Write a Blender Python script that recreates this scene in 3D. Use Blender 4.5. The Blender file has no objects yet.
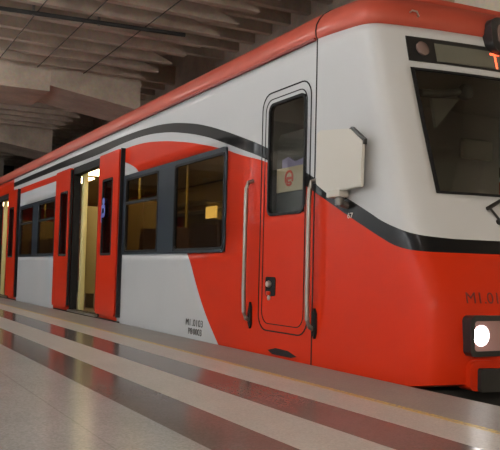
import bpy, bmesh, math, random
from mathutils import Vector, Matrix
random.seed(4)
PI = math.pi
SC = bpy.context.scene
COL = SC.collection

# ------------------------------------------------------------------ helpers
def link(o, parent=None, base=None):
    COL.objects.link(o)
    if parent is not None:
        o.parent = parent
    return o

class MB:
    """collects shapes in place coordinates, then links them as one mesh object"""
    def __init__(s): s.bm = bmesh.new()
    def box(s, x0, x1, y0, y1, z0, z1, bev=0.0):
        r = bmesh.ops.create_cube(s.bm, size=1.0)
        vs = r['verts']
        for v in vs:
            v.co = Vector(((x0+x1)/2 + v.co.x*(x1-x0), (y0+y1)/2 + v.co.y*(y1-y0), (z0+z1)/2 + v.co.z*(z1-z0)))
        if bev > 0:
            es = list({e for v in vs for e in v.link_edges})
            bmesh.ops.bevel(s.bm, geom=es, offset=bev, segments=2, affect='EDGES', profile=0.5)
        return s
    def prism(s, pts, y0, y1, axis='Y'):
        """pts = (a,b) outline; extruded along axis"""
        def mk(a, b, c):
            if axis == 'Y': return (a, c, b)
            if axis == 'X': return (c, a, b)
            return (a, b, c)
        A = [s.bm.verts.new(mk(a, b, y0)) for a, b in pts]
        B = [s.bm.verts.new(mk(a, b, y1)) for a, b in pts]
        n = len(pts)
        s.bm.faces.new(A); s.bm.faces.new(list(reversed(B)))
        for i in range(n):
            j = (i+1) % n
            s.bm.faces.new((A[j], A[i], B[i], B[j]))
        return s
    def ring(s, outer, inner, y0, y1, axis='Y'):
        def mk(a, b, c):
            return (a, c, b) if axis == 'Y' else (c, a, b)
        n = len(outer)
        V = [[s.bm.verts.new(mk(p[0], p[1], y)) for p in L] for L in (outer, inner) for y in (y0, y1)]
        O0, O1, I0, I1 = V
        for i in range(n):
            j = (i+1) % n
            s.bm.faces.new((O0[i], O0[j], I0[j], I0[i]))
            s.bm.faces.new((O1[j], O1[i], I1[i], I1[j]))
            s.bm.faces.new((O0[j], O0[i], O1[i], O1[j]))
            s.bm.faces.new((I0[i], I0[j], I1[j], I1[i]))
        return s
    def tube(s, pts, r, n=10):
        pts = [Vector(p) for p in pts]
        rings = []
        for i, p in enumerate(pts):
            a = pts[max(i-1, 0)]; b = pts[min(i+1, len(pts)-1)]
            d = (b-a).normalized()
            up = Vector((0, 0, 1)) if abs(d.z) < 0.9 else Vector((1, 0, 0))
            e1 = d.cross(up).normalized(); e2 = d.cross(e1)
            rings.append([s.bm.verts.new(p + r*(math.cos(2*PI*k/n)*e1 + math.sin(2*PI*k/n)*e2)) for k in range(n)])
        for a, b in zip(rings, rings[1:]):
            for k in range(n):
                s.bm.faces.new((a[k], a[(k+1) % n], b[(k+1) % n], b[k]))
        s.bm.faces.new(rings[0]); s.bm.faces.new(list(reversed(rings[-1])))
        return s
    def lathe(s, prof, c, axis, n=24):
        """prof = (radius, along) pairs round an axis vector through c"""
        c = Vector(c); d = Vector(axis).normalized()
        up = Vector((0, 0, 1)) if abs(d.z) < 0.9 else Vector((1, 0, 0))
        e1 = d.cross(up).normalized(); e2 = d.cross(e1)
        R = [[s.bm.verts.new(c + d*h + max(r, 1e-4)*(math.cos(2*PI*k/n)*e1 + math.sin(2*PI*k/n)*e2)) for k in range(n)] for r, h in prof]
        for a, b in zip(R, R[1:]):
            for k in range(n):
                s.bm.faces.new((a[k], a[(k+1) % n], b[(k+1) % n], b[k]))
        s.bm.faces.new(R[0]); s.bm.faces.new(list(reversed(R[-1])))
        return s
    def build(s, name, m, parent=None, smooth=True, base=None, ang=35):
        bmesh.ops.recalc_face_normals(s.bm, faces=s.bm.faces[:])
        return finish(s.bm, name, m, parent, smooth, base, ang)

def finish(bm, name, m, parent=None, smooth=True, base=None, ang=35):
    me = bpy.data.meshes.new(name)
    off = Vector((0, 0, 0))
    if parent is not None:
        off = root_loc(parent)
    elif base is not None:
        off = Vector(base)
    bmesh.ops.translate(bm, verts=bm.verts[:], vec=-off)
    bm.to_mesh(me); bm.free()
    o = bpy.data.objects.new(name, me)
    link(o, parent)
    if parent is None:
        o.location = off
    for mm in (m if isinstance(m, (list, tuple)) else [m]):
        me.materials.append(mm)
    if smooth:
        me.polygons.foreach_set('use_smooth', [True]*len(me.polygons))
        try: me.set_sharp_from_angle(angle=math.radians(ang))
        except Exception: pass
    return o

def root_loc(o):
    l = Vector(o.location)
    while o.parent is not None:
        o = o.parent; l += Vector(o.location)
    return l

def rr(x0, x1, z0, z1, r, n=6):
    """rounded rectangle; r may be one radius or four (bl, br, tr, tl)"""
    if not isinstance(r, (tuple, list)): r = (r,)*4
    out = []
    for (cx, cz, a0), q in zip(((x0, z0, PI), (x1, z0, 1.5*PI), (x1, z1, 0), (x0, z1, .5*PI)), r):
        sx = 1 if cx == x0 else -1; sz = 1 if cz == z0 else -1
        for k in range(n+1):
            a = a0 + .5*PI*k/n
            out.append((cx + sx*q + q*math.cos(a), cz + sz*q + q*math.sin(a)))
    return out

def empty(name, loc):
    o = bpy.data.objects.new(name, None); link(o); o.location = loc
    o.empty_display_size = .2
    return o
def tag(o, label, cat, group=None):
    o['label'] = label; o['category'] = cat
    if group: o['group'] = group
    return o
def struct(o):
    o['kind'] = 'structure'; return o

# ------------------------------------------------------------------ materials
def mat(name):
    m = bpy.data.materials.new(name); m.use_nodes = True
    nt = m.node_tree; b = nt.nodes['Principled BSDF']
    return m, nt, b
def N(nt, t, **k):
    n = nt.nodes.new(t)
    for a, v in k.items(): setattr(n, a, v)
    return n
def L(nt, a, b): nt.links.new(a, b)
def rgb(c): return (c[0], c[1], c[2], 1.0)

def plain(name, c, rough=.5, metal=0.0, coat=0.0, noise=0.06, scale=8.0, emit=None, spec=.5):
    m, nt, b = mat(name)
    tc = N(nt, 'ShaderNodeTexCoord'); nz = N(nt, 'ShaderNodeTexNoise')
    nz.inputs['Scale'].default_value = scale; nz.inputs['Detail'].default_value = 4
    L(nt, tc.outputs['Object'], nz.inputs['Vector'])
    mx = N(nt, 'ShaderNodeMix', data_type='RGBA')
    mx.inputs['A'].default_value = rgb([v*(1-noise) for v in c]); mx.inputs['B'].default_value = rgb([min(1, v*(1+noise)) for v in c])
    L(nt, nz.outputs['Fac'], mx.inputs['Factor']); L(nt, mx.outputs['Result'], b.inputs['Base Color'])
    b.inputs['Roughness'].default_value = rough; b.inputs['Metallic'].default_value = metal
    b.inputs['Coat Weight'].default_value = coat; b.inputs['Coat Roughness'].default_value = .08
    b.inputs['Specular IOR Level'].default_value = spec
    if emit:
        b.inputs['Emission Color'].default_value = rgb(emit[0]); b.inputs['Emission Strength'].default_value = emit[1]
    return m

def glass(name, tint, refl_rough=.02):
    m, nt, b = mat(name)
    nt.nodes.remove(b)
    out = nt.nodes['Material Output']
    tr = N(nt, 'ShaderNodeBsdfTransparent'); tr.inputs['Color'].default_value = rgb(tint)
    gl = N(nt, 'ShaderNodeBsdfGlossy'); gl.inputs['Roughness'].default_value = refl_rough
    gl.inputs['Color'].default_value = (.95, .95, .95, 1)
    lw = N(nt, 'ShaderNodeLayerWeight'); lw.inputs['Blend'].default_value = .5
    pw = N(nt, 'ShaderNodeMath', operation='POWER'); pw.inputs[1].default_value = 5.0; L(nt, lw.outputs['Facing'], pw.inputs[0])
    fr = N(nt, 'ShaderNodeMath', operation='MULTIPLY_ADD'); fr.inputs[1].default_value = .96; fr.inputs[2].default_value = .04; L(nt, pw.outputs[0], fr.inputs[0])
    mx = N(nt, 'ShaderNodeMixShader')
    L(nt, fr.outputs[0], mx.inputs['Fac']); L(nt, tr.outputs[0], mx.inputs[1]); L(nt, gl.outputs[0], mx.inputs[2])
    L(nt, mx.outputs[0], out.inputs['Surface'])
    return m

# train base (root empty location); body meshes are stored relative to it
BX, BY, BZ = -12.0, 1.45, -1.1

RED = (.53, .026, .005); WHITE = (.56, .575, .60); BLACK = (.007, .007, .008)

def livery():
    m, nt, b = mat('train_livery_paint')
    tc = N(nt, 'ShaderNodeTexCoord'); sp = N(nt, 'ShaderNodeSeparateXYZ')
    L(nt, tc.outputs['Object'], sp.inputs[0])
    def math_(op, a, c=None, clamp=False):
        n = N(nt, 'ShaderNodeMath', operation=op); n.use_clamp = clamp
        for i, v in enumerate((a, c)):
            if v is None: continue
            if isinstance(v, (int, float)): n.inputs[i].default_value = v
            else: L(nt, v, n.inputs[i])
        return n.outputs[0]
    X = math_('ADD', sp.outputs['X'], BX); Z = math_('ADD', sp.outputs['Z'], BZ)
    X0, X1 = -17.0, -3.0; Z1 = 2.5
    def curve(pts, inp, a0, a1, b1):
        """piecewise smooth curve through pts (inp -> value)"""
        t = math_('DIVIDE', math_('SUBTRACT', inp, a0), a1-a0, clamp=True)
        c = N(nt, 'ShaderNodeFloatCurve'); mp = c.mapping; cu = mp.curves[0]
        P = [((p-a0)/(a1-a0), q/b1) for p, q in pts]
        cu.points[0].location = P[0]; cu.points[1].location = P[-1]
        for p in P[1:-1]: cu.points.new(*p)
        for p in cu.points: p.handle_type = 'AUTO_CLAMPED'
        mp.update()
        L(nt, t, c.inputs['Value'])
        return math_('MULTIPLY', c.outputs[0], b1)
    top = curve([(-17, 2.2), (-12.1, 2.2), (-9.75, 2.19), (-8.6, 2.18), (-8.1, 2.165), (-7.5, 2.125), (-6.85, 2.03), (-6.5, 1.955), (-6.13, 1.856), (-5.78, 1.75), (-5.34, 1.605), (-4.644, 1.305), (-3.96, 1.009), (-3.85, .958), (-3.7, .905), (-3.57, .865), (-3.46, .842), (-3.35, .842), (-3.0, .842)], X, X0, X1, Z1)
    bot = curve([(-17, 2.115), (-12.1, 2.105), (-9.75, 2.085), (-8.8, 2.10), (-8.15, 2.09), (-7.5, 2.035), (-6.99, 1.955), (-6.49, 1.85), (-6.125, 1.75), (-5.774, 1.645), (-5.34, 1.51), (-4.64, 1.205), (-4.23, 1.018), (-3.956, .898), (-3.85, .853), (-3.7, .797), (-3.57, .77), (-3.46, .76), (-3.35, .76), (-3.0, .76)], X, X0, X1, Z1)
    red = curve([(-17, 2.05), (-12, 2.03), (-9.7, 2.01), (-8.9, 2.025), (-8.24, 2.015), (-7.62, 1.96), (-6.98, 1.866), (-6.48, 1.77), (-6.06, 1.675), (-5.77, 1.595), (-5.34, 1.49), (-5.0, 1.37), (-4.6, 1.21), (-4.2, 1.03), (-3.95, .92), (-3.8, .85), (-3.66, .79), (-3.0, .78)], X, X0, X1, Z1)
    nook = curve([(-17, 1.94), (-12.1, 1.935), (-9.0, 1.925), (-8.8, 1.88), (-8.55, 1.82), (-8.35, 1.755), (-8.24, 1.695), (-8.15, 1.55), (-8.0, 1.0), (-3.0, .9)], X, X0, X1, Z1)
    swX = curve([(-.4, 5.6), (-.1, 5.98), (.05, 6.165), (.158, 6.29), (.292, 6.426), (.495, 6.595), (.70, 6.748), (.79, 6.83), (1.2, 7.0)], Z, -.4, 1.2, 8.0)
    negX = math_('MULTIPLY', X, -1.0)
    isred = math_('LESS_THAN', Z, red)
    def band(x0, x1, z0, z1):
        a = math_('MULTIPLY', math_('GREATER_THAN', X, x0), math_('LESS_THAN', X, x1))
        c = math_('MULTIPLY', math_('GREATER_THAN', Z, z0), math_('LESS_THAN', Z, z1))
        return math_('MULTIPLY', a, c)
    low = math_('MULTIPLY', math_('GREATER_THAN', negX, swX), math_('LESS_THAN', Z, .785))
    sec = math_('MAXIMUM', math_('GREATER_THAN', X, -8.84), band(-14.63, -11.86, -9, 9))
    sec = math_('MAXIMUM', sec, band(-20.5, -17.7, -9, 9))
    lowwhite = math_('MULTIPLY', low, sec)
    nk = math_('MULTIPLY', math_('LESS_THAN', Z, nook), math_('GREATER_THAN', Z, 1.6))
    nkw = math_('MULTIPLY', nk, math_('MAXIMUM', math_('MULTIPLY', sec, math_('LESS_THAN', X, -8.1)), 0.0))
    white = math_('MAXIMUM', lowwhite, nkw)
    isred = math_('MULTIPLY', isred, math_('SUBTRACT', 1.0, white))
    isblk = math_('MULTIPLY', math_('LESS_THAN', Z, top), math_('GREATER_THAN', Z, bot))
    endred = math_('MAXIMUM', math_('GREATER_THAN', Z, 2.30), math_('LESS_THAN', X, -15.22))
    # fine tone change of the vinyl
    nz = N(nt, 'ShaderNodeTexNoise'); nz.inputs['Scale'].default_value = 1.6; nz.inputs['Detail'].default_value = 6
    L(nt, tc.outputs['Object'], nz.inputs['Vector'])
    def mix(f, a, c):
        n = N(nt, 'ShaderNodeMix', data_type='RGBA')
        for s, v in ((n.inputs['A'], a), (n.inputs['B'], c)):
            if isinstance(v, tuple): s.default_value = rgb(v)
            else: L(nt, v, s)
        if isinstance(f, float): n.inputs['Factor'].default_value = f
        else: L(nt, f, n.inputs['Factor'])
        return n.outputs['Result']
    w = mix(nz.outputs['Fac'], tuple(v*.94 for v in WHITE), tuple(v*1.04 for v in WHITE))
    r = mix(nz.outputs['Fac'], tuple(v*.95 for v in RED), tuple(v*1.05 for v in RED))
    c = mix(isred, w, r); c = mix(isblk, c, BLACK); c = mix(endred, c, r)
    L(nt, c, b.inputs['Base Color'])
    b.inputs['Roughness'].default_value = .38
    b.inputs['Coat Weight'].default_value = .14; b.inputs['Coat Roughness'].default_value = .03; b.inputs['Specular IOR Level'].default_value = .09
    return m

def concrete(name, c, scale=1.3, rough=.85, streak=0.35):
    m, nt, b = mat(name)
    tc = N(nt, 'ShaderNodeTexCoord')
    n1 = N(nt, 'ShaderNodeTexNoise'); n1.inputs['Scale'].default_value = scale; n1.inputs['Detail'].default_value = 8; n1.inputs['Roughness'].default_value = .6
    n2 = N(nt, 'ShaderNodeTexNoise'); n2.inputs['Scale'].default_value = scale*14; n2.inputs['Detail'].default_value = 4
    L(nt, tc.outputs['Object'], n1.inputs['Vector']); L(nt, tc.outputs['Object'], n2.inputs['Vector'])
    r = N(nt, 'ShaderNodeValToRGB'); r.color_ramp.elements[0].position = .3; r.color_ramp.elements[1].position = .72
    r.color_ramp.elements[0].color = rgb([v*(1-streak) for v in c]); r.color_ramp.elements[1].color = rgb([v*(1+streak*.5) for v in c])
    L(nt, n1.outputs['Fac'], r.inputs['Fac'])
    mx = N(nt, 'ShaderNodeMix', data_type='RGBA', blend_type='MULTIPLY'); mx.inputs['Factor'].default_value = .35
    L(nt, r.outputs['Color'], mx.inputs['A']); L(nt, n2.outputs['Color'], mx.inputs['B'])
    L(nt, mx.outputs['Result'], b.inputs['Base Color']); b.inputs['Roughness'].default_value = rough
    bp = N(nt, 'ShaderNodeBump'); bp.inputs['Strength'].default_value = .15; bp.inputs['Distance'].default_value = .01
    L(nt, n2.outputs['Fac'], bp.inputs['Height']); L(nt, bp.outputs['Normal'], b.inputs['Normal'])
    return m

def platform_floor():
    """terrazzo with bands of polished stone running along the edge (bands keyed on distance from the edge)"""
    m, nt, b = mat('platform_terrazzo')
    tc = N(nt, 'ShaderNodeTexCoord'); sp = N(nt, 'ShaderNodeSeparateXYZ'); L(nt, tc.outputs['Object'], sp.inputs[0])
    t = N(nt, 'ShaderNodeMapRange'); t.inputs['From Min'].default_value = -2.5; t.inputs['From Max'].default_value = 0.0
    L(nt, sp.outputs['Y'], t.inputs['Value'])
    TER = (.365, .375, .38); LIGHT = (.45, .445, .42); DARK = (.15, .130, .122); EDGE = (.25, .24, .222); YEL = (.62, .45, .10)
    def ramp(stops):
        r = N(nt, 'ShaderNodeValToRGB'); cr = r.color_ramp; cr.interpolation = 'CONSTANT'
        for i, (y, c) in enumerate(stops):
            p = (y+2.5)/2.5
            e = cr.elements[i] if i < 2 else cr.elements.new(p)
            e.position = p; e.color = rgb(c)
        L(nt, t.outputs['Result'], r.inputs['Fac']); return r
    stops = [(-2.5, TER), (-1.765, DARK), (-1.465, LIGHT), (-1.148, DARK), (-.848, LIGHT), (-.575, EDGE)]
    r = ramp(stops)
    g = lambda v: (v, v, v)
    rg = ramp([(-2.5, g(.2)), (-1.765, g(.15)), (-1.465, g(.38)), (-1.148, g(.15)), (-.848, g(.36)), (-.575, g(.45))])
    rs_ = ramp([(-2.5, g(.25)), (-1.765, g(.06)), (-1.465, g(.2)), (-1.148, g(.06)), (-.848, g(.2)), (-.575, g(.2))])
    L(nt, rs_.outputs['Color'], b.inputs['Specular IOR Level'])
    # worn yellow paint line
    y1 = N(nt, 'ShaderNodeMath', operation='COMPARE'); y1.inputs[1].default_value = -.552; y1.inputs[2].default_value = .026
    L(nt, sp.outputs['Y'], y1.inputs[0])
    nz = N(nt, 'ShaderNodeTexNoise'); nz.inputs['Scale'].default_value = 55; nz.inputs['Detail'].default_value = 3
    L(nt, tc.outputs['Object'], nz.inputs['Vector'])
    th = N(nt, 'ShaderNodeMapRange'); th.inputs['From Min'].default_value = .40; th.inputs['From Max'].default_value = .58; th.inputs['To Min'].default_value = .25
    L(nt, nz.outputs['Fac'], th.inputs['Value'])
    yf = N(nt, 'ShaderNodeMath', operation='MULTIPLY'); L(nt, y1.outputs[0], yf.inputs[0]); L(nt, th.outputs['Result'], yf.inputs[1])
    # chips of stone
    vo = N(nt, 'ShaderNodeTexVoronoi'); vo.inputs['Scale'].default_value = 120; L(nt, tc.outputs['Object'], vo.inputs['Vector'])
    n2 = N(nt, 'ShaderNodeTexNoise'); n2.inputs['Scale'].default_value = 2.2; n2.inputs['Detail'].default_value = 7; L(nt, tc.outputs['Object'], n2.inputs['Vector'])
    cmp_ = N(nt, 'ShaderNodeMapRange'); cmp_.inputs['From Min'].default_value = 0; cmp_.inputs['From Max'].default_value = 1; cmp_.inputs['To Min'].default_value = .86; cmp_.inputs['To Max'].default_value = 1.12
    sv = N(nt, 'ShaderNodeSeparateColor'); L(nt, vo.outputs['Color'], sv.inputs[0]); L(nt, sv.outputs[0], cmp_.inputs['Value'])
    big = N(nt, 'ShaderNodeMapRange'); big.inputs['From Min'].default_value = .3; big.inputs['From Max'].default_value = .7; big.inputs['To Min'].default_value = .93; big.inputs['To Max'].default_value = 1.05
    L(nt, n2.outputs['Fac'], big.inputs['Value'])
    mm = N(nt, 'ShaderNodeMath', operation='MULTIPLY'); L(nt, cmp_.outputs['Result'], mm.inputs[0]); L(nt, big.outputs['Result'], mm.inputs[1])
    # saw-cut joints
    def joint(axis, step, off, wid):
        a = N(nt, 'ShaderNodeMath', operation='ADD'); a.inputs[1].default_value = off; L(nt, sp.outputs[axis], a.inputs[0])
        mo = N(nt, 'ShaderNodeMath', operation='PINGPONG'); mo.inputs[1].default_value = step/2; L(nt, a.outputs[0], mo.inputs[0])
        c = N(nt, 'ShaderNodeMath', operation='LESS_THAN'); c.inputs[1].default_value = wid; L(nt, mo.outputs[0], c.inputs[0]); return c.outputs[0]
    jx = joint('Y', 50, 2.06, .0035)
    jm = N(nt, 'ShaderNodeMath', operation='MULTIPLY'); jm.inputs[1].default_value = .2; L(nt, jx, jm.inputs[0])
    js = N(nt, 'ShaderNodeMath', operation='SUBTRACT'); js.inputs[0].default_value = 1.0; L(nt, jm.outputs[0], js.inputs[1])
    m2 = N(nt, 'ShaderNodeMath', operation='MULTIPLY'); L(nt, mm.outputs[0], m2.inputs[0]); L(nt, js.outputs[0], m2.inputs[1])
    cb = N(nt, 'ShaderNodeCombineColor')
    for i in range(3): L(nt, m2.outputs[0], cb.inputs[i])
    mx0 = N(nt, 'ShaderNodeMix', data_type='RGBA'); L(nt, yf.outputs[0], mx0.inputs['Factor']); L(nt, r.outputs['Color'], mx0.inputs['A']); mx0.inputs['B'].default_value = rgb(YEL)
    mx = N(nt, 'ShaderNodeMix', data_type='RGBA', blend_type='MULTIPLY'); mx.inputs['Factor'].default_value = 1.0
    L(nt, mx0.outputs['Result'], mx.inputs['A']); L(nt, cb.outputs[0], mx.inputs['B'])
    L(nt, mx.outputs['Result'], b.inputs['Base Color'])
    L(nt, rg.outputs['Color'], b.inputs['Roughness'])
    return m

M = dict(
    livery=livery(),
    red=plain('red_door_paint', RED, .36, spec=.12, coat=.06, noise=.04, scale=1.5),
    rail_red=plain('red_roof_edge_paint', (.42, .062, .034), .55, coat=.15, noise=.06, scale=2),
    lip=plain('shaded_red_gutter', (.16, .018, .012), .5),  # darker red paints the shadow along the roof edge
    white=plain('white_panel_paint', (.60, .58, .54), .5, noise=.03, scale=3),
    rubber=plain('black_rubber', (.010, .010, .011), .7, spec=.2),
    frame=plain('grey_blue_window_frame', (.018, .025, .034), .4, spec=.15),
    steel=plain('brushed_steel', (.62, .60, .57), .28, metal=1.0),
    railm=plain('worn_grey_rail', (.30, .28, .26), .38, metal=.7),
    dull=plain('dull_grey_metal', (.20, .19, .18), .5, metal=.6),
    dark=plain('soot_black_underframe', (.018, .017, .016), .8),
    black=plain('black_plastic', (.014, .014, .015), .35),
    liner=plain('cream_interior_panel', (.34, .265, .11), .5),
    jamb=plain('pale_yellow_door_screen', (.72, .66, .33), .45),
    olive=plain('olive_interior_panel', (.30, .23, .08), .5),
    brown=plain('brown_interior_panel', (.16, .10, .045), .6),
    seat=plain('brown_seat_shell', (.12, .06, .03), .5),
    pole=plain('yellow_grab_pole', (.42, .33, .08), .3),
    carpet=plain('grey_vinyl_floor', (.28, .25, .19), .6),
    lamp_in=plain('interior_lamp_diffuser', (.9, .85, .7), .4, emit=((1.0, .76, .40), 10.0)),
    amber_glow=plain('lit_amber_panel', (.9, .7, .2), .4, emit=((1.0, .66, .16), 1.6)),
    cabwall=plain('grey_cab_lining', (.22, .22, .205), .7),
    side_light=plain('pale_grey_window_light', (.34, .34, .32), .6),  # pale tone stands for light from the side window
    console=plain('dark_cab_console', (.035, .036, .036), .6),
    palepanel=plain('pale_cab_cabinet', (.46, .45, .36), .6),
    card=plain('beige_placard', (.62, .53, .40), .7),
    lilac=plain('lilac_paper', (.30, .27, .52), .7),
    logo=plain('red_print', (.70, .06, .03), .6),
    blue=plain('blue_sticker', (.12, .16, .55), .5),
    ink=plain('dark_print', (.05, .045, .045), .6),
    redink=plain('dark_red_print', (.14, .012, .006), .6),
    paleink=plain('white_print', (.75, .72, .66), .6),
    lens=plain('headlamp_reflector', (.42, .25, .25), .35, metal=.3),
    bulb=plain('lit_headlamp', (1, 1, 1), .3, emit=((1.0, .97, .95), 14.0)),
    marker=plain('brown_grey_marker_lens', (.16, .11, .10), .2),
    display=plain('olive_grey_display_glass', (.13, .13, .105), .3),
    led=plain('lit_red_led', (.9, .1, .03), .4, emit=((1.0, .13, .05), 2.2)),
    glass=glass('tinted_window_glass', (.62, .58, .50)),
    cabglass=glass('tinted_cab_glass', (.82, .83, .80)),
    clear=glass('door_glass', (.55, .52, .46)),
    ceil=concrete('ribbed_ceiling_concrete', (.60, .50, .405)),
    girder=concrete('girder_concrete', (.60, .50, .405)),
    wallc=concrete('cream_wall_render', (.80, .72, .58), .8, streak=.12),
    wallo=concrete('platform_wall_render', (.78, .78, .77), .8, streak=.1),
    edge=concrete('platform_edge_concrete', (.16, .145, .125), 2.0),
    ballast_depth=concrete('ballast_and_unlit_depth', (.06, .055, .05), 9.0),  # trackbed stone, also the painted darkness of the end wall
    floor=platform_floor(),
    lampbody=plain('grey_lamp_body', (.35, .34, .32), .4),
    lamp=plain('strip_lamp_diffuser', (.95, .95, .9), .4, emit=((1.0, .97, .93), 52.0)),
    lampfill=plain('cool_fill_lamp', (.95, .95, .95), .4, emit=((.92, .97, 1.0), 300.0)),  # emitter of the added fill troughs
    lampw=plain('warm_strip_lamp_diffuser', (.95, .95, .9), .4, emit=((1.0, .85, .65), 170.0)),
)

# ------------------------------------------------------------------ the train
train = empty('commuter_train', (BX, BY, BZ))
tag(train, 'red and white commuter train with a black swoosh stripe standing at the platform', 'train')
DC = (-10.24, -16.09)         # door centres
WINS = [(-8.83, -6.0), (-14.62, -11.92), (-20.47, -17.77)]
ZW0, ZW1 = .78, 1.70
ZD1 = 2.0
LEN0 = -21.2

def lerp_tab(tab, z):
    if z <= tab[0][0]: return tab[0][1]
    for (a, u), (b_, v) in zip(tab, tab[1:]):
        if z <= b_: return u + (v-u)*(z-a)/(b_-a)
    return tab[-1][1]
def XF(z):
    return lerp_tab([(-.4, -3.40), (0.0, -3.35), (.2, -3.345), (.4, -3.36), (.6, -3.405), (.8, -3.475), (1.13, -3.625), (1.6, -3.775), (1.95, -3.88), (2.17, -3.935), (2.284, -3.955)], z)
CONVEX = .12
def front_x(y, z):
    t = (1.45-y)/1.2
    return XF(z) + CONVEX*(1-t*t)

def outline(z, d):
    """ring of (x,y) at height z, pulled in by d; near side from the rear to the nose, then back along the far side"""
    pts = []
    xf = XF(z) - min(d*1.3, .28)
    sx = sorted(set([LEN0, LEN0+.02, -20.9, -20.47, -19.5, -18.5, -17.77, -17.2, -16.77, -16.09, -15.41, -15.0, -14.62, -13.8, -13.0, -12.4, -11.92, -11.4, -10.92, -10.24, -9.56, -9.2,
                     -8.83, -8.2, -7.6, -7.17, -6.6, -6.0, -5.6, -5.28, -5.0, -4.74, -4.605]))
    xs = xf - .30
    near = [(x, d) for x in sx] + [(-4.605 + (xs+4.605)*k/3, d) for k in (1, 2)]
    # corner
    y3 = .25
    P0 = Vector((xs, d)); P1 = Vector((xf-.055, d)); P2 = Vector((xf-.045, d+.03)); P3 = Vector((xf, y3))
    cor = []
    for k in range(0, 13):
        t = k/12; s = 1-t
        p = P0*s**3 + P1*3*s*s*t + P2*3*s*t*t + P3*t**3
        cor.append((p.x, p.y))
    fr = []
    for k in range(1, 11):
        y = .25 + 2.4*k/10
        tt = (1.45-y)/1.2
        fr.append((xf + CONVEX*(1-tt*tt), y))
    half = near + cor
    far = [(x, 2.9-y) for x, y in reversed(half)]
    return half + fr[:-1] + far, len(near), len(cor), len(fr)

LEV = [(-.03, .02), (-.02, 0), (.03, 0), (.12, 0), (.25, 0), (.4, 0), (.5, 0), (.6, 0), (.7, 0), (.78, 0), (.9, 0), (1.0, 0), (1.06, 0), (1.13, 0), (1.3, 0), (1.45, 0), (1.6, 0), (1.70, 0), (1.8, 0), (1.92, 0), (1.95, 0), (2.0, 0), (2.1, 0), (2.2, 0), (2.284, 0)]
ROOF = [(2.284, 0), (2.30, -.012), (2.34, -.016), (2.385, -.008), (2.43, .015), (2.47, .05), (2.505, .10), (2.535, .17), (2.57, .28), (2.60, .45)]

def in_hole(x, z, near):
    if near:
        for c in DC:
            if c-.68 < x < c+.68 and .03 < z < ZD1: return True
        if -5.28 < x < -4.74 and 1.06 < z < 1.92: return True
    for a, b_ in WINS:
        if a < x < b_ and ZW0 < z < ZW1: return True
    return False

def drop(x, z):
    t = min(1, max(0, (x+4.7)/.75)); t = t*t*(3-2*t)
    if z < .02: return -.035*min(1, max(0, (x+3.62)/.25))          # the nose sits a little higher than the sills
    return .04*t*min(1, max(0, (z-2.2)/.084))
def shell(levels, holes, cap_top=False):
    bm = bmesh.new(); rows = []
    for z, d in levels:
        o, nn, nc, nf = outline(z, d)
        rows.append([bm.verts.new((x, y, z-drop(x, z))) for x, y in o])
    n = len(rows[0])
    half = nn+nc
    for r0, r1 in zip(rows, rows[1:]):
        for i in range(n):
            j = (i+1) % n
            q = (r0[i], r0[j], r1[j], r1[i])
            c = sum((v.co for v in q), Vector())/4
            if holes:
                if i < nn-1 and in_hole(c.x, c.z, True): continue
                if i > half + nf + nc - 2 and i < n-1 and in_hole(c.x, c.z, False): continue
                if half-1 <= i < half-1+nf and 1.13 < c.z < 1.95: continue
            bm.faces.new(q)
    if cap_top: bm.faces.new(rows[-1])
    bmesh.ops.recalc_face_normals(bm, faces=bm.faces[:])
    return bm

body = finish(shell(LEV, True), 'body_shell', M['livery'], train, ang=50)
md = body.modifiers.new('thickness', 'SOLIDIFY'); md.thickness = .03; md.offset = -1.0
# make sure normals point outward (closed ring: test one face on the near side)
me = body.data
f = min(me.polygons, key=lambda p: (p.center.y, abs(p.center.x-8)))
if f.normal.y > 0: me.flip_normals()
roof = finish(shell(ROOF, False, True), 'roof', M['rail_red'], train, ang=60)
f = max(roof.data.polygons, key=lambda p: p.center.z)
if f.normal.z < 0: roof.data.flip_normals()

MB().box(LEN0+.1, -4.62, -.024, .01, 2.272, 2.292, .004).build('rain_gutter', M['lip'], train)
# seam between the coach body and the moulded cab
sm = MB(); sm.box(-4.611, -4.600, -.004, .01, -.02, 2.284)
sm.build('cab_seam', M['rubber'], train)
rs = MB()
pr = [(d, z) for z, d in ROOF[:8]]
rs.prism([(y-.005, z) for y, z in pr] + [(y+.03, z-.01) for y, z in reversed(pr)], -4.611, -4.600, axis='X')
rs.build('roof_seam', M['rubber'], train)
# underframe, wheels
MB().box(LEN0+.3, -3.50, .12, 2.78, -.55, -.031, .03).build('underframe', M['dark'], train)
for x in (-19.4, -17.0, -8.2, -5.8):
    wm = MB()
    for y in (.70, 2.15):
        wm.lathe([(.02, -.07), (.36, -.07), (.38, -.04), (.40, -.03), (.40, .06), (.12, .07), (.02, .07)], (x, y, -.70), (0, 1, 0), 24)
    wm.lathe([(.07, -.8), (.07, .8)], (x, 1.425, -.70), (0, 1, 0), 12)
    wm.build('wheelset', M['dull'], train)

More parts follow.
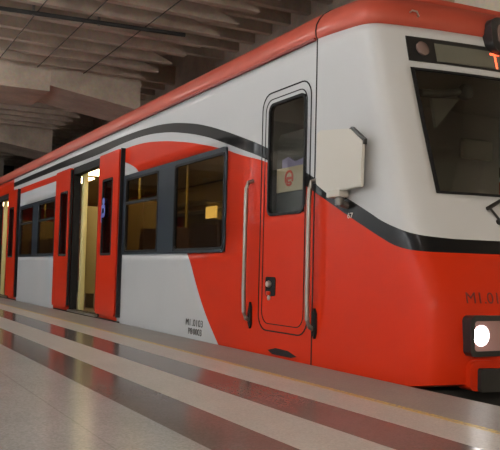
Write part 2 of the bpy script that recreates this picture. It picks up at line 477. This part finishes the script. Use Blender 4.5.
# --- side windows
def side_window(x0, x1, mirror=False, first=False):
    rnd = .07
    fo = rr(x0, x1, ZW0, ZW1, (.02, rnd, rnd, .02) if first else .02)
    w = MB()
    # frame as a plate: outer ring plus mullion
    spans = [(-8.64, -7.60), (-7.17, -6.03)]
    c0 = (WINS[0][0]+WINS[0][1])/2; c = (x0+x1)/2
    if mirror: spans = [(c-(b_-c0), c-(a-c0)) for a, b_ in reversed(spans)]
    else: spans = [(c+a-c0, c+b_-c0) for a, b_ in spans]
    sc = (x1-x0)/(WINS[0][1]-WINS[0][0])
    spans = [(c+(a-c)*sc, c+(b_-c)*sc) for a, b_ in spans]
    za, zb = .805, 1.655
    # ring between outer and the bounding inner rectangle, then the pillar
    ix0, ix1 = spans[0][0], spans[1][1]
    w.ring(fo, rr(ix0, ix1, za, zb, .03), -.010, .03)
    w.box(spans[0][1], spans[1][0], -.009, .03, za-.01, zb+.01)
    fr = w.build('window_frame', M['frame'], train)
    for k, (a, b_) in enumerate(spans):
        g = MB().box(a-.01, b_+.01, .004, .010, za-.01, zb+.01).build('window_pane', M['glass'], fr)
        rb = MB().ring(rr(a, b_, za, zb, .05), rr(a+.022, b_-.022, za+.022, zb-.022, .04), -.013, .012)
        hop = (k == 0) != mirror if first or mirror else True
        if k == (1 if mirror else 0) or not first:
            rb.box(a+.01, b_-.01, -.013, .012, 1.355, 1.385)
        rb.build('window_gasket', M['rubber'], fr)
    return fr
side_window(*WINS[0], first=True)
side_window(*WINS[1]); side_window(*WINS[2])
# far side windows: one pane each in the body opening
for x0, x1 in WINS:
    w = MB().ring(rr(x0, x1, ZW0, ZW1, .03), rr(x0+.08, x1-.08, ZW0+.06, ZW1-.06, .05), 2.87, 2.91).build('window_frame', M['frame'], train)
    MB().box(x0+.06, x1-.06, 2.885, 2.895, ZW0+.04, ZW1-.04).build('window_pane', M['glass'], w)

# --- passenger doors (slid open, plug leaves outside the body)
def door_leaf(x0, x1, wx0, wx1, sticker=False):
    y0, y1 = -.058, -.018
    out = rr(x0, x1, .055, 2.025, (.05, .05, .02, .02))
    inn = rr(wx0, wx1, .785, 1.70, .025)
    leaf = MB().ring(out, inn, y0, y1).build('door_leaf', M['red'], train)
    MB().ring(rr(wx0-.012, wx1+.012, .773, 1.712, .03), rr(wx0+.015, wx1-.015, .80, 1.685, .02), y0-.004, y0+.02).build('door_gasket', M['rubber'], leaf)
    MB().box(wx0-.005, wx1+.005, y0+.022, y0+.028, .78, 1.705).build('door_pane', M['clear'], leaf)
    return leaf
for c in DC:
    lf = door_leaf(c-1.49, c-.69, c-1.19, c-.80)
    rt = door_leaf(c+.70, c+1.46, c+.86, c+1.25)
    # black rubber edges of each leaf
    for lf_, xa, xb in ((lf, c-.692, c-.665), (rt, c+.665, c+.692)):
        MB().box(xa, xb, -.054, -.020, .08, 2.0, .004).build('door_edge_seal', M['rubber'], lf_)
    MB().ring(rr(c-.70, c+.70, .005, 2.03, .02), rr(c-.655, c+.655, .03, 1.93, .02), -.008, .09).build('door_frame', M['rubber'], train)
    # bright tread plate and the dark gap filler below it
    MB().box(c-.66, c+.66, -.045, .10, .006, .030, .004).build('door_sill', M['steel'], train)
    MB().box(c-1.50, c+1.50, -.030, .0, -.028, .004).build('step_edge', M['rubber'], train)
    # black track cover above the opening and seals where the leaves end
    MB().box(c-1.51, c-1.492, -.05, .0, .05, 2.03).build('pocket_seal', M['rubber'], train)
    MB().box(c+1.492, c+1.515, -.05, .0, .05, 2.03).build('pocket_seal', M['rubber'], train)
    if c == DC[0]:
        # blue pictogram sticker on the glass
        st = MB()
        px = c+.89
        st.lathe([(.045, 0), (.045, .003)], (px+.03, -.0605, 1.44), (0, 1, 0), 20)
        st.ring(rr(px-.05, px+.10, 1.24, 1.40, .05), rr(px-.01, px+.06, 1.29, 1.355, .025), -.0625, -.0595)
        st.box(px-.05, px-.02, -.0625, -.0595, 1.18, 1.32)
        st.build('pictogram_sticker', M['blue'], rt)['label'] = 'blue pictogram sticker on the door glass'

# --- driver's door
X0, X1, Z0, Z1 = -5.39, -4.665, .17, 2.02
MB().ring(rr(X0, X1, Z0, Z1, .13), rr(X0+.010, X1-.010, Z0+.010, Z1-.010, .12), -.004, .006).build('cab_door_seam', M['rubber'], train)
cd = MB().ring(rr(X0+.055, X1-.055, Z0+.055, Z1-.055, .10), rr(X0+.062, X1-.062, Z0+.062, Z1-.062, .095), -.004, .006).build('cab_door_panel_line', M['rubber'], train)
wf = MB().ring(rr(-5.285, -4.735, 1.05, 1.93, .07), rr(-5.265, -4.757, 1.07, 1.91, .055), -.006, .03).build('cab_door_window_gasket', M['rubber'], train)
MB().box(-5.29, -4.74, .004, .010, 1.05, 1.93).build('cab_door_pane', M['cabglass'], wf)
hs = MB().ring(rr(-5.275, -5.125, .44, .585, .02), rr(-5.262, -5.138, .453, .572, .015), -.006, .01).build('door_latch_recess', M['rubber'], train)
MB().box(-5.265, -5.135, -.003, .004, .45, .575).build('latch_plate', M['rubber'], hs)
MB().lathe([(.022, 0), (.026, -.012), (.020, -.03), (.002, -.034)], (-5.205, -.003, .53), (0, 1, 0), 18).build('latch_knob', M['steel'], hs)
MB().box(-5.245, -5.19, -.02, -.003, .445, .475, .006).build('latch_lever', M['red'], hs)
MB().lathe([(.018, 0), (.02, -.01), (.006, -.014)], (-5.215, -.001, .425), (0, 1, 0), 14).build('lock_cylinder', M['steel'], train)
# step hole below the door
MB().prism([(-5.22, .03), (-5.10, .055), (-4.92, .05), (-4.80, .02), (-4.88, .005), (-5.15, .005)], -.004, .008).build('step_hole', M['rubber'], train)
# grab rails beside it
for x, top, lx in ((-5.52, 1.35, 'left'), (-4.575, 1.27, 'right')):
    hr = MB().tube([(x, -.002, top), (x, -.045, top-.015), (x, -.062, top-.06), (x, -.065, top-.15), (x, -.065, .45), (x, -.06, .30), (x, -.04, .25), (x, 0.0, .23)], .017, 12).build('grab_rail', M['railm'], train)
    MB().prism([(x+.012, .38), (x+.032, .34), (x+.034, .21), (x+.018, .17), (x-.018, .235), (x-.008, .30)], -.02, .002).build('rail_foot', M['rubber'], hr)

# --- mirror housing on the cab corner
hx = lambda x: x*.955
mh = MB()
prof = [(-4.46, 1.575), (-4.42, 1.59), (-4.06, 1.55), (-3.925, 1.455), (-3.935, 1.165), (-4.33, 1.155), (-4.46, 1.225)]
mh.prism(prof, -.088, -.066)
bmesh.ops.bevel(mh.bm, geom=mh.bm.edges[:], offset=.006, segments=2, affect='EDGES')
mir = mh.build('mirror_housing', M['white'], train)
MB().prism([(-4.08, 1.55), (-4.055, 1.56), (-3.918, 1.464), (-3.92, 1.43), (-3.95, 1.43)], -.084, -.06).build('mirror_glass', M['black'], mir)
MB().box(-4.31, -4.16, -.10, -.02, 1.12, 1.165, .008).build('mirror_bracket', M['white'], mir)
hb = MB(); hb.tube([(-4.21, -.06, 1.13), (-4.21, -.06, 1.07)], .03, 12); hb.tube([(-4.21, -.06, 1.085), (-4.21, .02, 1.065)], .024, 10)
hb.build('mirror_hinge', M['dull'], mir)

# --- interior
inn = MB().box(LEN0+.1, -5.72, .05, 2.85, -.029, .003).build('interior_floor', M['carpet'], train)
MB().box(LEN0+.1, -5.72, .15, 2.75, 2.16, 2.20).build('interior_ceiling', M['liner'], train)
lt = MB()
for x in (-20, -18.4, -16.8, -15.2, -13.6, -12.0, -10.4, -8.8, -7.2):
    lt.box(x-.55, x+.55, .62, .92, 2.135, 2.159, .004)
lt.build('ceiling_lights', M['lamp_in'], train)
# far wall lining under and between the windows
lw = MB()
lw.box(LEN0+.1, -5.72, 2.82, 2.85, .004, ZW0); lw.box(LEN0+.1, -5.72, 2.82, 2.85, ZW1, 2.15)
for a, b_ in ((LEN0+.1, -20.47), (-17.77, -14.62), (-11.92, -8.83), (-6.0, -5.72)): lw.box(a, b_, 2.82, 2.85, ZW0, ZW1)
lw.build('interior_wall_panel', M['liner'], train)
for a, b_ in ((-8.84, -5.72), (-14.63, -11.91), (-20.48, -17.76)):
    nw = MB(); nw.box(a, b_, .045, .06, .004, ZW0); nw.box(a, b_, .045, .06, ZW1, 2.15)
    nw.build('interior_wall_panel', M['liner'], train)
MB().box(-5.72, -5.68, .04, 2.86, -.02, 2.25).build('cab_bulkhead', M['brown'], train)
for c in DC:
    for s in (-1, 1):
        xs = c + s*.60
        MB().box(xs-.045, xs+.045, .10, .17, .01, 1.97, .015).build('door_post', M['jamb'], train)
        MB().box(xs+s*.10-.015, xs+s*.10+.015, .18, .95, .25, 1.5, .01).build('draught_screen', M['olive'], train)
        MB().tube([(xs+s*.06, .97, .004), (xs+s*.06, .97, 2.16)], .018, 10).build('grab_pole', M['pole'], train)
    MB().tube([(c, 1.45, .004), (c, 1.45, 2.16)], .018, 10).build('grab_pole', M['pole'], train)
for k, x in enumerate((-20.2, -19.4, -18.8, -18.0, -14.3, -13.5, -12.9, -12.1, -8.5, -7.75, -7.1, -6.35)):
    f = 1 if k % 2 else -1          # facing pairs
    for ya in (.12, 1.85):
        seat_o = MB().prism([(x, .40), (x+f*.42, .42), (x+f*.43, .47), (x+f*.06, .47), (x-f*.04, 1.08), (x-f*.09, 1.08), (x-f*.03, .42)], ya, ya+.92).build('bench_seat', M['seat'], train)
        MB().box(x-.03+f*.16, x+.03+f*.16, ya+.40, ya+.52, .004, .42).build('seat_pedestal', M['dull'], seat_o)
# luggage racks on the far wall
for x0, x1 in ((-20.4, -17.8), (-14.5, -11.9), (-8.8, -6.0)):
    rk = MB()
    for y in (2.5, 2.6, 2.7, 2.8): rk.tube([(x0, y, 1.80), (x1, y, 1.80)], .012, 8)
    for x in (x0+.1, (x0+x1)/2, x1-.1): rk.box(x-.015, x+.015, 2.46, 2.83, 1.775, 1.79)
    rk.build('luggage_rack', M['steel'], train)
MB().box(-9.2, -8.4, 2.78, 2.82, .95, 1.45, .01).build('amber_glow_panel', M['amber_glow'], train)  # added panel that glows amber
MB().box(-12.48, -12.07, 2.77, 2.81, 1.53, 1.735, .01).build('amber_glow_panel', M['amber_glow'], train)  # glowing stand-in for the amber lamp patch behind the window
MB().box(-6.9, -5.74, 1.0, 1.03, .004, 1.35, .01).build('partition', M['brown'], train)

# --- driver's cab
MB().box(-5.66, -3.85, .06, 2.84, -.029, .004).build('cab_floor', M['cabwall'], train)
MB().box(-5.66, -4.40, .06, 2.84, 2.21, 2.25).build('cab_ceiling', M['cabwall'], train)
MB().box(-5.678, -5.66, .06, 2.84, .004, 2.21).build('cab_rear_lining', M['cabwall'], train)
ck = MB(); ck.prism([(-4.45, .005), (-4.45, .85), (-4.2, .98), (-3.86, 1.05), (-3.75, 1.0), (-3.66, .7), (-3.62, .005)], .30, 2.60)
ck.build('control_desk', M['console'], train)
ds = MB()
ds.prism(rr(1.0, 1.46, .55, 1.28, .09), -5.05, -4.95, axis='X'); ds.box(-5.0, -4.55, 1.0, 1.46, .47, .56, .03); ds.tube([(-4.8, 1.23, .005), (-4.8, 1.23, .5)], .05)
ds.build('driver_seat', M['console'], train)
MB().box(-5.66, -5.60, 2.32, 2.70, 1.76, 1.95, .02).build('cab_cabinet', M['palepanel'], train)
MB().prism(rr(.12, .62, .9, 1.66, .12), -4.98, -4.93, axis='X').build('cab_partition', M['cabwall'], train)
bl = MB(); bl.tube([(-4.02, .44, 1.84), (-4.02, .60, 1.85), (-4.0, .76, 1.885)], .028, 10); bl.lathe([(.05, -.03), (.06, 0), (.05, .03)], (-4.0, .82, 1.89), (1, 0, 0), 16)
bl.build('sun_visor', M['console'], train)
MB().prism([(.95, 1.96), (1.22, 1.98), (1.0, 1.74)], -4.52, -4.49, axis='X').build('window_light_patch', M['side_light'], train)  # pale triangle painting the light of the cab side window
# placard standing behind the driver's door glass
pb = MB().prism(rr(-5.275, -4.76, 1.06, 1.69, (.02, .02, .10, .08)), .075, .095).build('door_shield', M['console'], train)
pc = MB().box(-5.25, -4.82, .060, .072, 1.235, 1.42).build('placard', M['card'], pb)
pc['label'] = 'beige placard with a round red logo'
MB().prism([(-5.17, 1.421), (-4.82, 1.421), (-4.82, 1.475), (-4.98, 1.455), (-5.08, 1.50), (-5.17, 1.485)], .060, .070).build('lilac_sheet', M['lilac'], pb)
lg = MB()
cx, cz = -5.06, 1.335
def arc(r0, r1, a0, a1, n=24):
    o = [(cx+r0*math.cos(a0+(a1-a0)*k/n), cz+r0*math.sin(a0+(a1-a0)*k/n)) for k in range(n+1)]
    i = [(cx+r1*math.cos(a0+(a1-a0)*k/n), cz+r1*math.sin(a0+(a1-a0)*k/n)) for k in range(n, -1, -1)]
    return o+i
lg.prism(arc(.062, .044, math.radians(-30), math.radians(215)), .056, .061)
lg.prism(arc(.062, .044, math.radians(225), math.radians(315)), .056, .061)
lg.box(cx-.030, cx+.055, .056, .061, cz-.010, cz+.010)
lg.box(cx-.034, cx-.016, .056, .061, cz-.034, cz+.002); lg.box(cx-.034, cx+.030, .056, .061, cz-.038, cz-.024)
lg.build('logo_print', M['logo'], pc)

# --- front: glass, display, lamps
def front_patch(y0, y1, z0, z1, out, thick, ny=8, nz=4, shear=0.0):
    """panel following the curved nose between y0..y1 and z0..z1, standing out from it by `out`"""
    bm = bmesh.new(); G = []
    for o in (out, out-thick):
        rows = []
        for j in range(nz+1):
            z = z0 + (z1-z0)*j/nz
            rows.append([bm.verts.new((front_x(y0+(y1-y0)*i/ny, z)+o, y0+(y1-y0)*i/ny, z)) for i in range(ny+1)])
        G.append(rows)
    for g in G:
        for j in range(nz):
            for i in range(ny):
                bm.faces.new((g[j][i], g[j][i+1], g[j+1][i+1], g[j+1][i]))
    for j in range(nz):
        for i in (0, ny): bm.faces.new((G[0][j][i], G[0][j+1][i], G[1][j+1][i], G[1][j][i]))
    for i in range(ny):
        for j in (0, nz): bm.faces.new((G[0][j][i], G[0][j][i+1], G[1][j][i+1], G[1][j][i]))
    bmesh.ops.recalc_face_normals(bm, faces=bm.faces[:])
    return bm
ws = finish(front_patch(.25, 2.65, 1.13, 1.95, -.004, .008, 14, 5), 'windscreen', M['cabglass'], train)
for a, b_, c_, d_ in ((.243, .27, 1.123, 1.957), (2.63, 2.657, 1.123, 1.957)):
    finish(front_patch(a, b_, c_, d_, .002, .02, 2, 6), 'windscreen_gasket', M['rubber'], ws)
for z0, z1 in ((1.123, 1.14), (1.94, 1.957)):
    finish(front_patch(.243, 2.657, z0, z1, .002, .02, 14, 1), 'windscreen_gasket', M['rubber'], ws)
dp = finish(front_patch(.24, 2.66, 2.0, 2.172, .006, .02, 14, 2), 'display_housing', M['black'], train)
finish(front_patch(.44, 2.46, 2.015, 2.14, .010, .006, 12, 2), 'display_screen', M['display'], dp)
for y in (.345, 2.555):
    x = front_x(y, 2.085)
    MB().lathe([(.05, 0), (.05, .012), (.036, .022), (.004, .026)], (x+.004, y, 2.09), (1, 0, .3), 24).build('marker_lamp', M['marker'], dp)
# red dot-matrix letters
FONT5 = {'T': ['11111', '00100', '00100', '00100', '00100', '00100', '00100'], 'r': ['00000', '00000', '10110', '11001', '10000', '10000', '10000']}
y0 = .875
pitch = .0158
for ch in 'Tr':
    ld = MB()
    for j, row in enumerate(FONT5[ch]):
        for i, v in enumerate(row):
            if v == '1':
                y = y0 + i*pitch; z = 2.120 - j*pitch
                x = front_x(y, z) + .010
                ld.box(x-.002, x+.003, y-.0068, y+.0068, z-.0068, z+.0068)
    y0 += 6*pitch
    ld.build('display_letter', M['led'], dp)
# black upper marker light unit set in the red roof edge
up = MB(); up.prism(rr(.845, 1.22, 2.12, 2.375, .08), -3.95, -3.765, axis='X')
for v in up.bm.verts: v.co.x -= (v.co.z-2.16)*.16
upo = up.build('upper_lamp_housing', M['black'], train)
u2 = MB(); u2.prism(rr(.895, 1.17, 2.165, 2.335, .06), -3.80, -3.758, axis='X')
for v in u2.bm.verts: v.co.x -= (v.co.z-2.16)*.16
u2.build('upper_lamp_lens', M['marker'], upo)
# small hook on the red edge
hk = MB().tube([(-3.95, .28, 2.33), (-3.915, .28, 2.34), (-3.905, .31, 2.335), (-3.91, .33, 2.31), (-3.95, .33, 2.305)], .006, 8)
hk.build('lifting_eye', M['steel'], train)
# headlights
for s in (0, 1):
    y0, y1 = (.215, .50) if s == 0 else (2.40, 2.685)
    xa = front_x((y0+y1)/2, .28)
    hl = MB().ring(rr(y0, y1, .175, .405, .035), rr(y0+.03, y1-.03, .205, .375, .02), xa-.05, xa+.036, axis='X').build('headlight', M['black'], train)
    MB().prism(rr(y0+.026, y1-.026, .20, .38, .02), xa-.03, xa+.026, axis='X').build('reflector', M['lens'], hl)
    yb = y0+.086 if s == 0 else y1-.086
    MB().lathe([(.056, 0), (.058, .005), (.046, .010), (.004, .013)], (xa+.024, yb, .292), (1, 0, 0), 28).build('headlamp_bulb', M['bulb'], hl)
# coupler recess under the nose
cr = MB(); cr.prism(rr(.29, 2.61, -.025, .105, .02), -3.50, -3.29, axis='X')
cr.build('coupler_cover', M['dark'], train)
cx_ = MB(); cx_.tube([(-3.40, 1.45, -.10), (-3.0, 1.45, -.10)], .10, 16); cx_.box(-3.02, -2.90, 1.28, 1.62, -.28, .08, .03)
cx_.build('coupler', M['dark'], train)
sk = MB(); sk.ring(rr(.235, 2.665, -.02, .15, .04), rr(.29, 2.61, -.022, .11, .02), -3.42, -3.318, axis='X')
sk.build('coupler_lip', M['red'], train)
# wiper
fx = lambda y, z, o: (front_x(y, z)+o, y, z)
wp = MB().tube([fx(.54, 1.04, .03), fx(.675, 1.106, .04), fx(1.1, 1.31, .03)], .013, 8).build('wiper', M['black'], train)
MB().tube([fx(.56, 1.045, .03), fx(.615, .965, .02)], .008, 8).build('wiper_link', M['black'], wp)
MB().lathe([(.02, -.02), (.02, .02), (.004, .024)], fx(.618, .962, .005), (1, 0, .3), 12).build('wiper_pivot', M['black'], wp)

# --- lettering
def text(body_, size, m, parent, mtx, name, width=None):
    cu = bpy.data.curves.new(name, 'FONT'); cu.body = body_; cu.size = size; cu.extrude = .0008
    o = bpy.data.objects.new('tmp', cu); COL.objects.link(o)
    bpy.context.view_layer.update()
    me_ = bpy.data.meshes.new_from_object(o.evaluated_get(bpy.context.evaluated_depsgraph_get()))
    bpy.data.objects.remove(o)
    if width:
        w = max(v.co.x for v in me_.vertices)-min(v.co.x for v in me_.vertices)
        for v in me_.vertices: v.co.x *= width/w
    off = root_loc(parent)
    me_.transform(Matrix.Translation(-off) @ mtx)
    t = bpy.data.objects.new(name, me_); me_.materials.clear(); me_.materials.append(m)
    link(t, parent); return t
SIDE = lambda x, z, y=-.004: Matrix.Translation((x, y, z)) @ Matrix.Rotation(PI/2, 4, 'X')
text('M1', .088, M['ink'], train, SIDE(-6.80, .108), 'unit_number', .10)
text('.0103', .088, M['ink'], train, SIDE(-6.655, .108), 'unit_number', .235)
text('P8', .085, M['ink'], train, SIDE(-6.74, .028), 'coach_number', .09)
text('0003', .085, M['ink'], train, SIDE(-6.625, .028), 'coach_number', .185)
text('67', .05, M['paleink'], train, SIDE(-4.20, .985), 'equipment_number', .06)
# number on the nose, facing +X
yt, zt = .25, .472
ang = math.atan2(XF(.58)-XF(.44), .14)
R = Matrix.Rotation(PI/2, 4, 'Z') @ Matrix.Rotation(PI/2, 4, 'X')
tx = text('M1.0103', .092, M['redink'], train, Matrix.Identity(4), 'nose_number', .315)
off = root_loc(train)
for v in tx.data.vertices:
    q = v.co + off
    y = yt + q.x; z = zt + q.y
    v.co = Vector((front_x(y, z) + .003 + q.z, y, z)) - off

# ------------------------------------------------------------------ the station
fl = MB(); fl.box(-34, 9, -9.5, -.065, -.35, 0)
fo = struct(fl.build('floor', M['floor'], smooth=False))
struct(MB().box(-34, 9, -9.5, -.12, -1.3, -.351).build('trim_1', M['edge'], smooth=False))
struct(MB().box(-34, 9, -.119, 3.6, -1.35, -1.28).build('floor_trackbed', M['ballast_depth'], smooth=False))
for y, nm in ((.70, 'nearest the platform'), (2.15, 'nearest the back wall')):
    rl = MB().box(-34, 9, y-.035, y+.035, -1.12, -1.10, .004)
    rl.box(-34, 9, y-.009, y+.009, -1.27, -1.12); rl.box(-34, 9, y-.07, y+.07, -1.28, -1.265)
    tag(rl.build('rail', M['dull'], base=(-12, y, -1.28)), 'steel running rail under the train, the one ' + nm, 'rail')
struct(MB().box(-34, 9, 3.6, 4.0, -1.35, 4.6).build('wall_back', M['wallc'], smooth=False))
struct(MB().box(-34, 9, -9.7, -9.5, -1.35, 4.6).build('wall_front', M['wallo'], smooth=False))
struct(MB().box(-34.2, -34, -9.7, 4.0, -1.35, 5.8).build('wall_left', M['ballast_depth'], smooth=False))  # added to close off sky reflections; dark colour paints the unlit depth

struct(MB().box(-10.5, -7.15, 3.44, 3.599, -1.35, 4.6).build('trim_6', M['girder'], smooth=False))
# ribbed concrete ceiling: deep joists across the platform, with a bay over the track shaped to stay dark
ZR, ZS = 4.15, 4.52
GIRD = (-13.9, -20.7, -27.5, -7.1, -.3)
ce = MB()
ce.box(-34, 9, -9.7, .55, ZS, ZS+.2)          # slab over the platform
ce.box(-34, 9, 3.6, 4.0, 4.6, 6.0)             # bay over the track, added and raised so lamp light misses it
ce.box(-34, 9, .45, 4.0, 5.6, 5.8)
ce.box(-34, 9, .45, .55, ZS+.2, 5.6)
xk = -10.45 + 14*.63
while xk > -33.5:
    if not any(g-1.6 < xk < g+.25 for g in GIRD[:3]):
        # joist with a haunch curving down to its tip at the edge of the track bay
        ce.prism([(-9.5, ZR), (-9.5, ZS+.05), (.56, ZS+.05), (.56, ZS), (.9, 4.475), (1.2, 4.42), (1.5, 4.345), (1.75, 4.265), (2.0, ZR+.02), (2.0, ZR)], xk-.12, xk, axis='X')
        ce.box(xk-.12, xk, .55, 3.6, ZS+.25, ZS+.65)
    xk -= .63
ceil = struct(ce.build('ceiling', M['ceil'], smooth=False))
for i, g in enumerate(GIRD[:3]):
    gm = MB().prism([(-9.5, 3.74), (-9.5, ZS), (.30, ZS), (.30, 3.76)], g-1.5, g-.03, axis='X')
    gm.prism([(.30, 3.86), (.30, ZS), (2.0, ZS), (2.0, 3.61)], g-1.5, g, axis='X')
    struct(gm.build('trim_%d' % (i+2), M['girder'], smooth=False))

# conduit across the joists and thin cables along the platform
pipe_pts = [(-11.28, -6.0, 4.105), (-10.69, 0.2, 4.105), (-10.57, 1.48, 4.105)]
pipe = MB().tube(pipe_pts, .03, 10).build('conduit', M['dark'], base=(-10.7, 0, 4.105))
tag(pipe, 'dark conduit pipe running across under the ceiling joists', 'pipe')
for y in (-2.5, -1.6, -.7, .2):
    x = -10.69 + (y-.2)*.59/6.2
    MB().box(x-.012, x+.012, y-.02, y+.02, 4.062, ZS+.001).build('pipe_hanger', M['dull'], pipe)
for y, lab in ((-.64, 'thin dark cable under the ceiling, the one farthest from the train'), (.05, 'thin dark cable under the ceiling, the middle one of three'), (.88, 'thin dark cable under the ceiling, the one nearest the train')):
    tag(MB().tube([(-13.85, y, 4.144), (2, y, 4.144)], .0075, 6).build('cable', M['dark'], base=(-6, y, 4.144)), lab, 'cable')

# luminaires over the platform (outside the frame)
def luminaire(x, y, z, label, grp, lampm):
    r = empty('strip_light', (x, y, z)); tag(r, label, 'light', grp)
    MB().box(x-.75, x+.75, y-.03, y+.03, z, z+.06, .01).build('lamp_body', M['lampbody'], r)
    MB().tube([(x-.74, y, z-.055), (x+.74, y, z-.055)], .055, 12).build('diffuser', lampm, r)
    for s in (-.5, .5): MB().tube([(x+s, y, z+.055), (x+s, y, ZS)], .01, 6).build('hanger_rod', M['lampbody'], r)
    return r
for x in (-21, -17, -13, -9, -5, -1):
    luminaire(x, -2.6, 4.05, 'long strip light hung over the middle of the platform', 'strip lights over the platform', M['lamp'])
for y in (-7.2, -4.4, -1.6):
    luminaire(3.6, y, 2.9, 'warm strip light hung beyond the nose of the train', 'warm strip lights beyond the nose', M['lampw'])

for x in (-17, -11, -5, 1):  # added fill lamps, unseen, bouncing soft light onto the train's lower side
    r = empty('fill_trough', (x, -8.7, 3.75)); tag(r, 'unseen fill lamp trough added to light the side of the train', 'light', 'added fill troughs behind the platform')
    MB().tube([(x-2.4, -8.72, 3.80), (x+2.4, -8.72, 3.80)], .05, 12).build('fill_tube', M['lampfill'], r)
    MB().prism([(-8.60, 3.50), (-8.57, 3.50), (-8.57, 3.93), (-8.95, 3.93), (-8.95, 3.90), (-8.60, 3.90)], x-2.5, x+2.5, axis='X').build('shade', M['lampbody'], r)
    for s in (-2, 2): MB().tube([(x+s, -8.7, 3.92), (x+s, -8.7, ZR)], .012, 6).build('hanger_rod', M['lampbody'], r)

# ------------------------------------------------------------------ world, camera, colour
w = bpy.data.worlds.new('World'); SC.world = w; w.use_nodes = True
w.node_tree.nodes['Background'].inputs['Color'].default_value = (1.0, .92, .80, 1)
w.node_tree.nodes['Background'].inputs['Strength'].default_value = .5

cam = bpy.data.cameras.new('camera'); co = bpy.data.objects.new('camera', cam); COL.objects.link(co)
cam.sensor_fit = 'HORIZONTAL'; cam.sensor_width = 36; cam.lens = 36*780/500; cam.clip_start = .05
Rm = Matrix(((0.4693174, 0.04071187, 0.88209054), (0.88267704, -0.04985201, -0.46732859), (0.02494816, 0.99792651, -0.05933185)))
co.matrix_world = Matrix.Translation((0, -2.94658, .62302)) @ Rm.to_4x4()
SC.camera = co
SC.view_settings.view_transform = 'Standard'; SC.view_settings.look = 'None'
SC.view_settings.gamma = 1; SC.view_settings.exposure = 0.0
try: SC.view_settings.use_curve_mapping = False
except Exception: pass
SC.cycles.max_bounces = 8; SC.cycles.sample_clamp_indirect = 6
SC.cycles.use_denoising = True
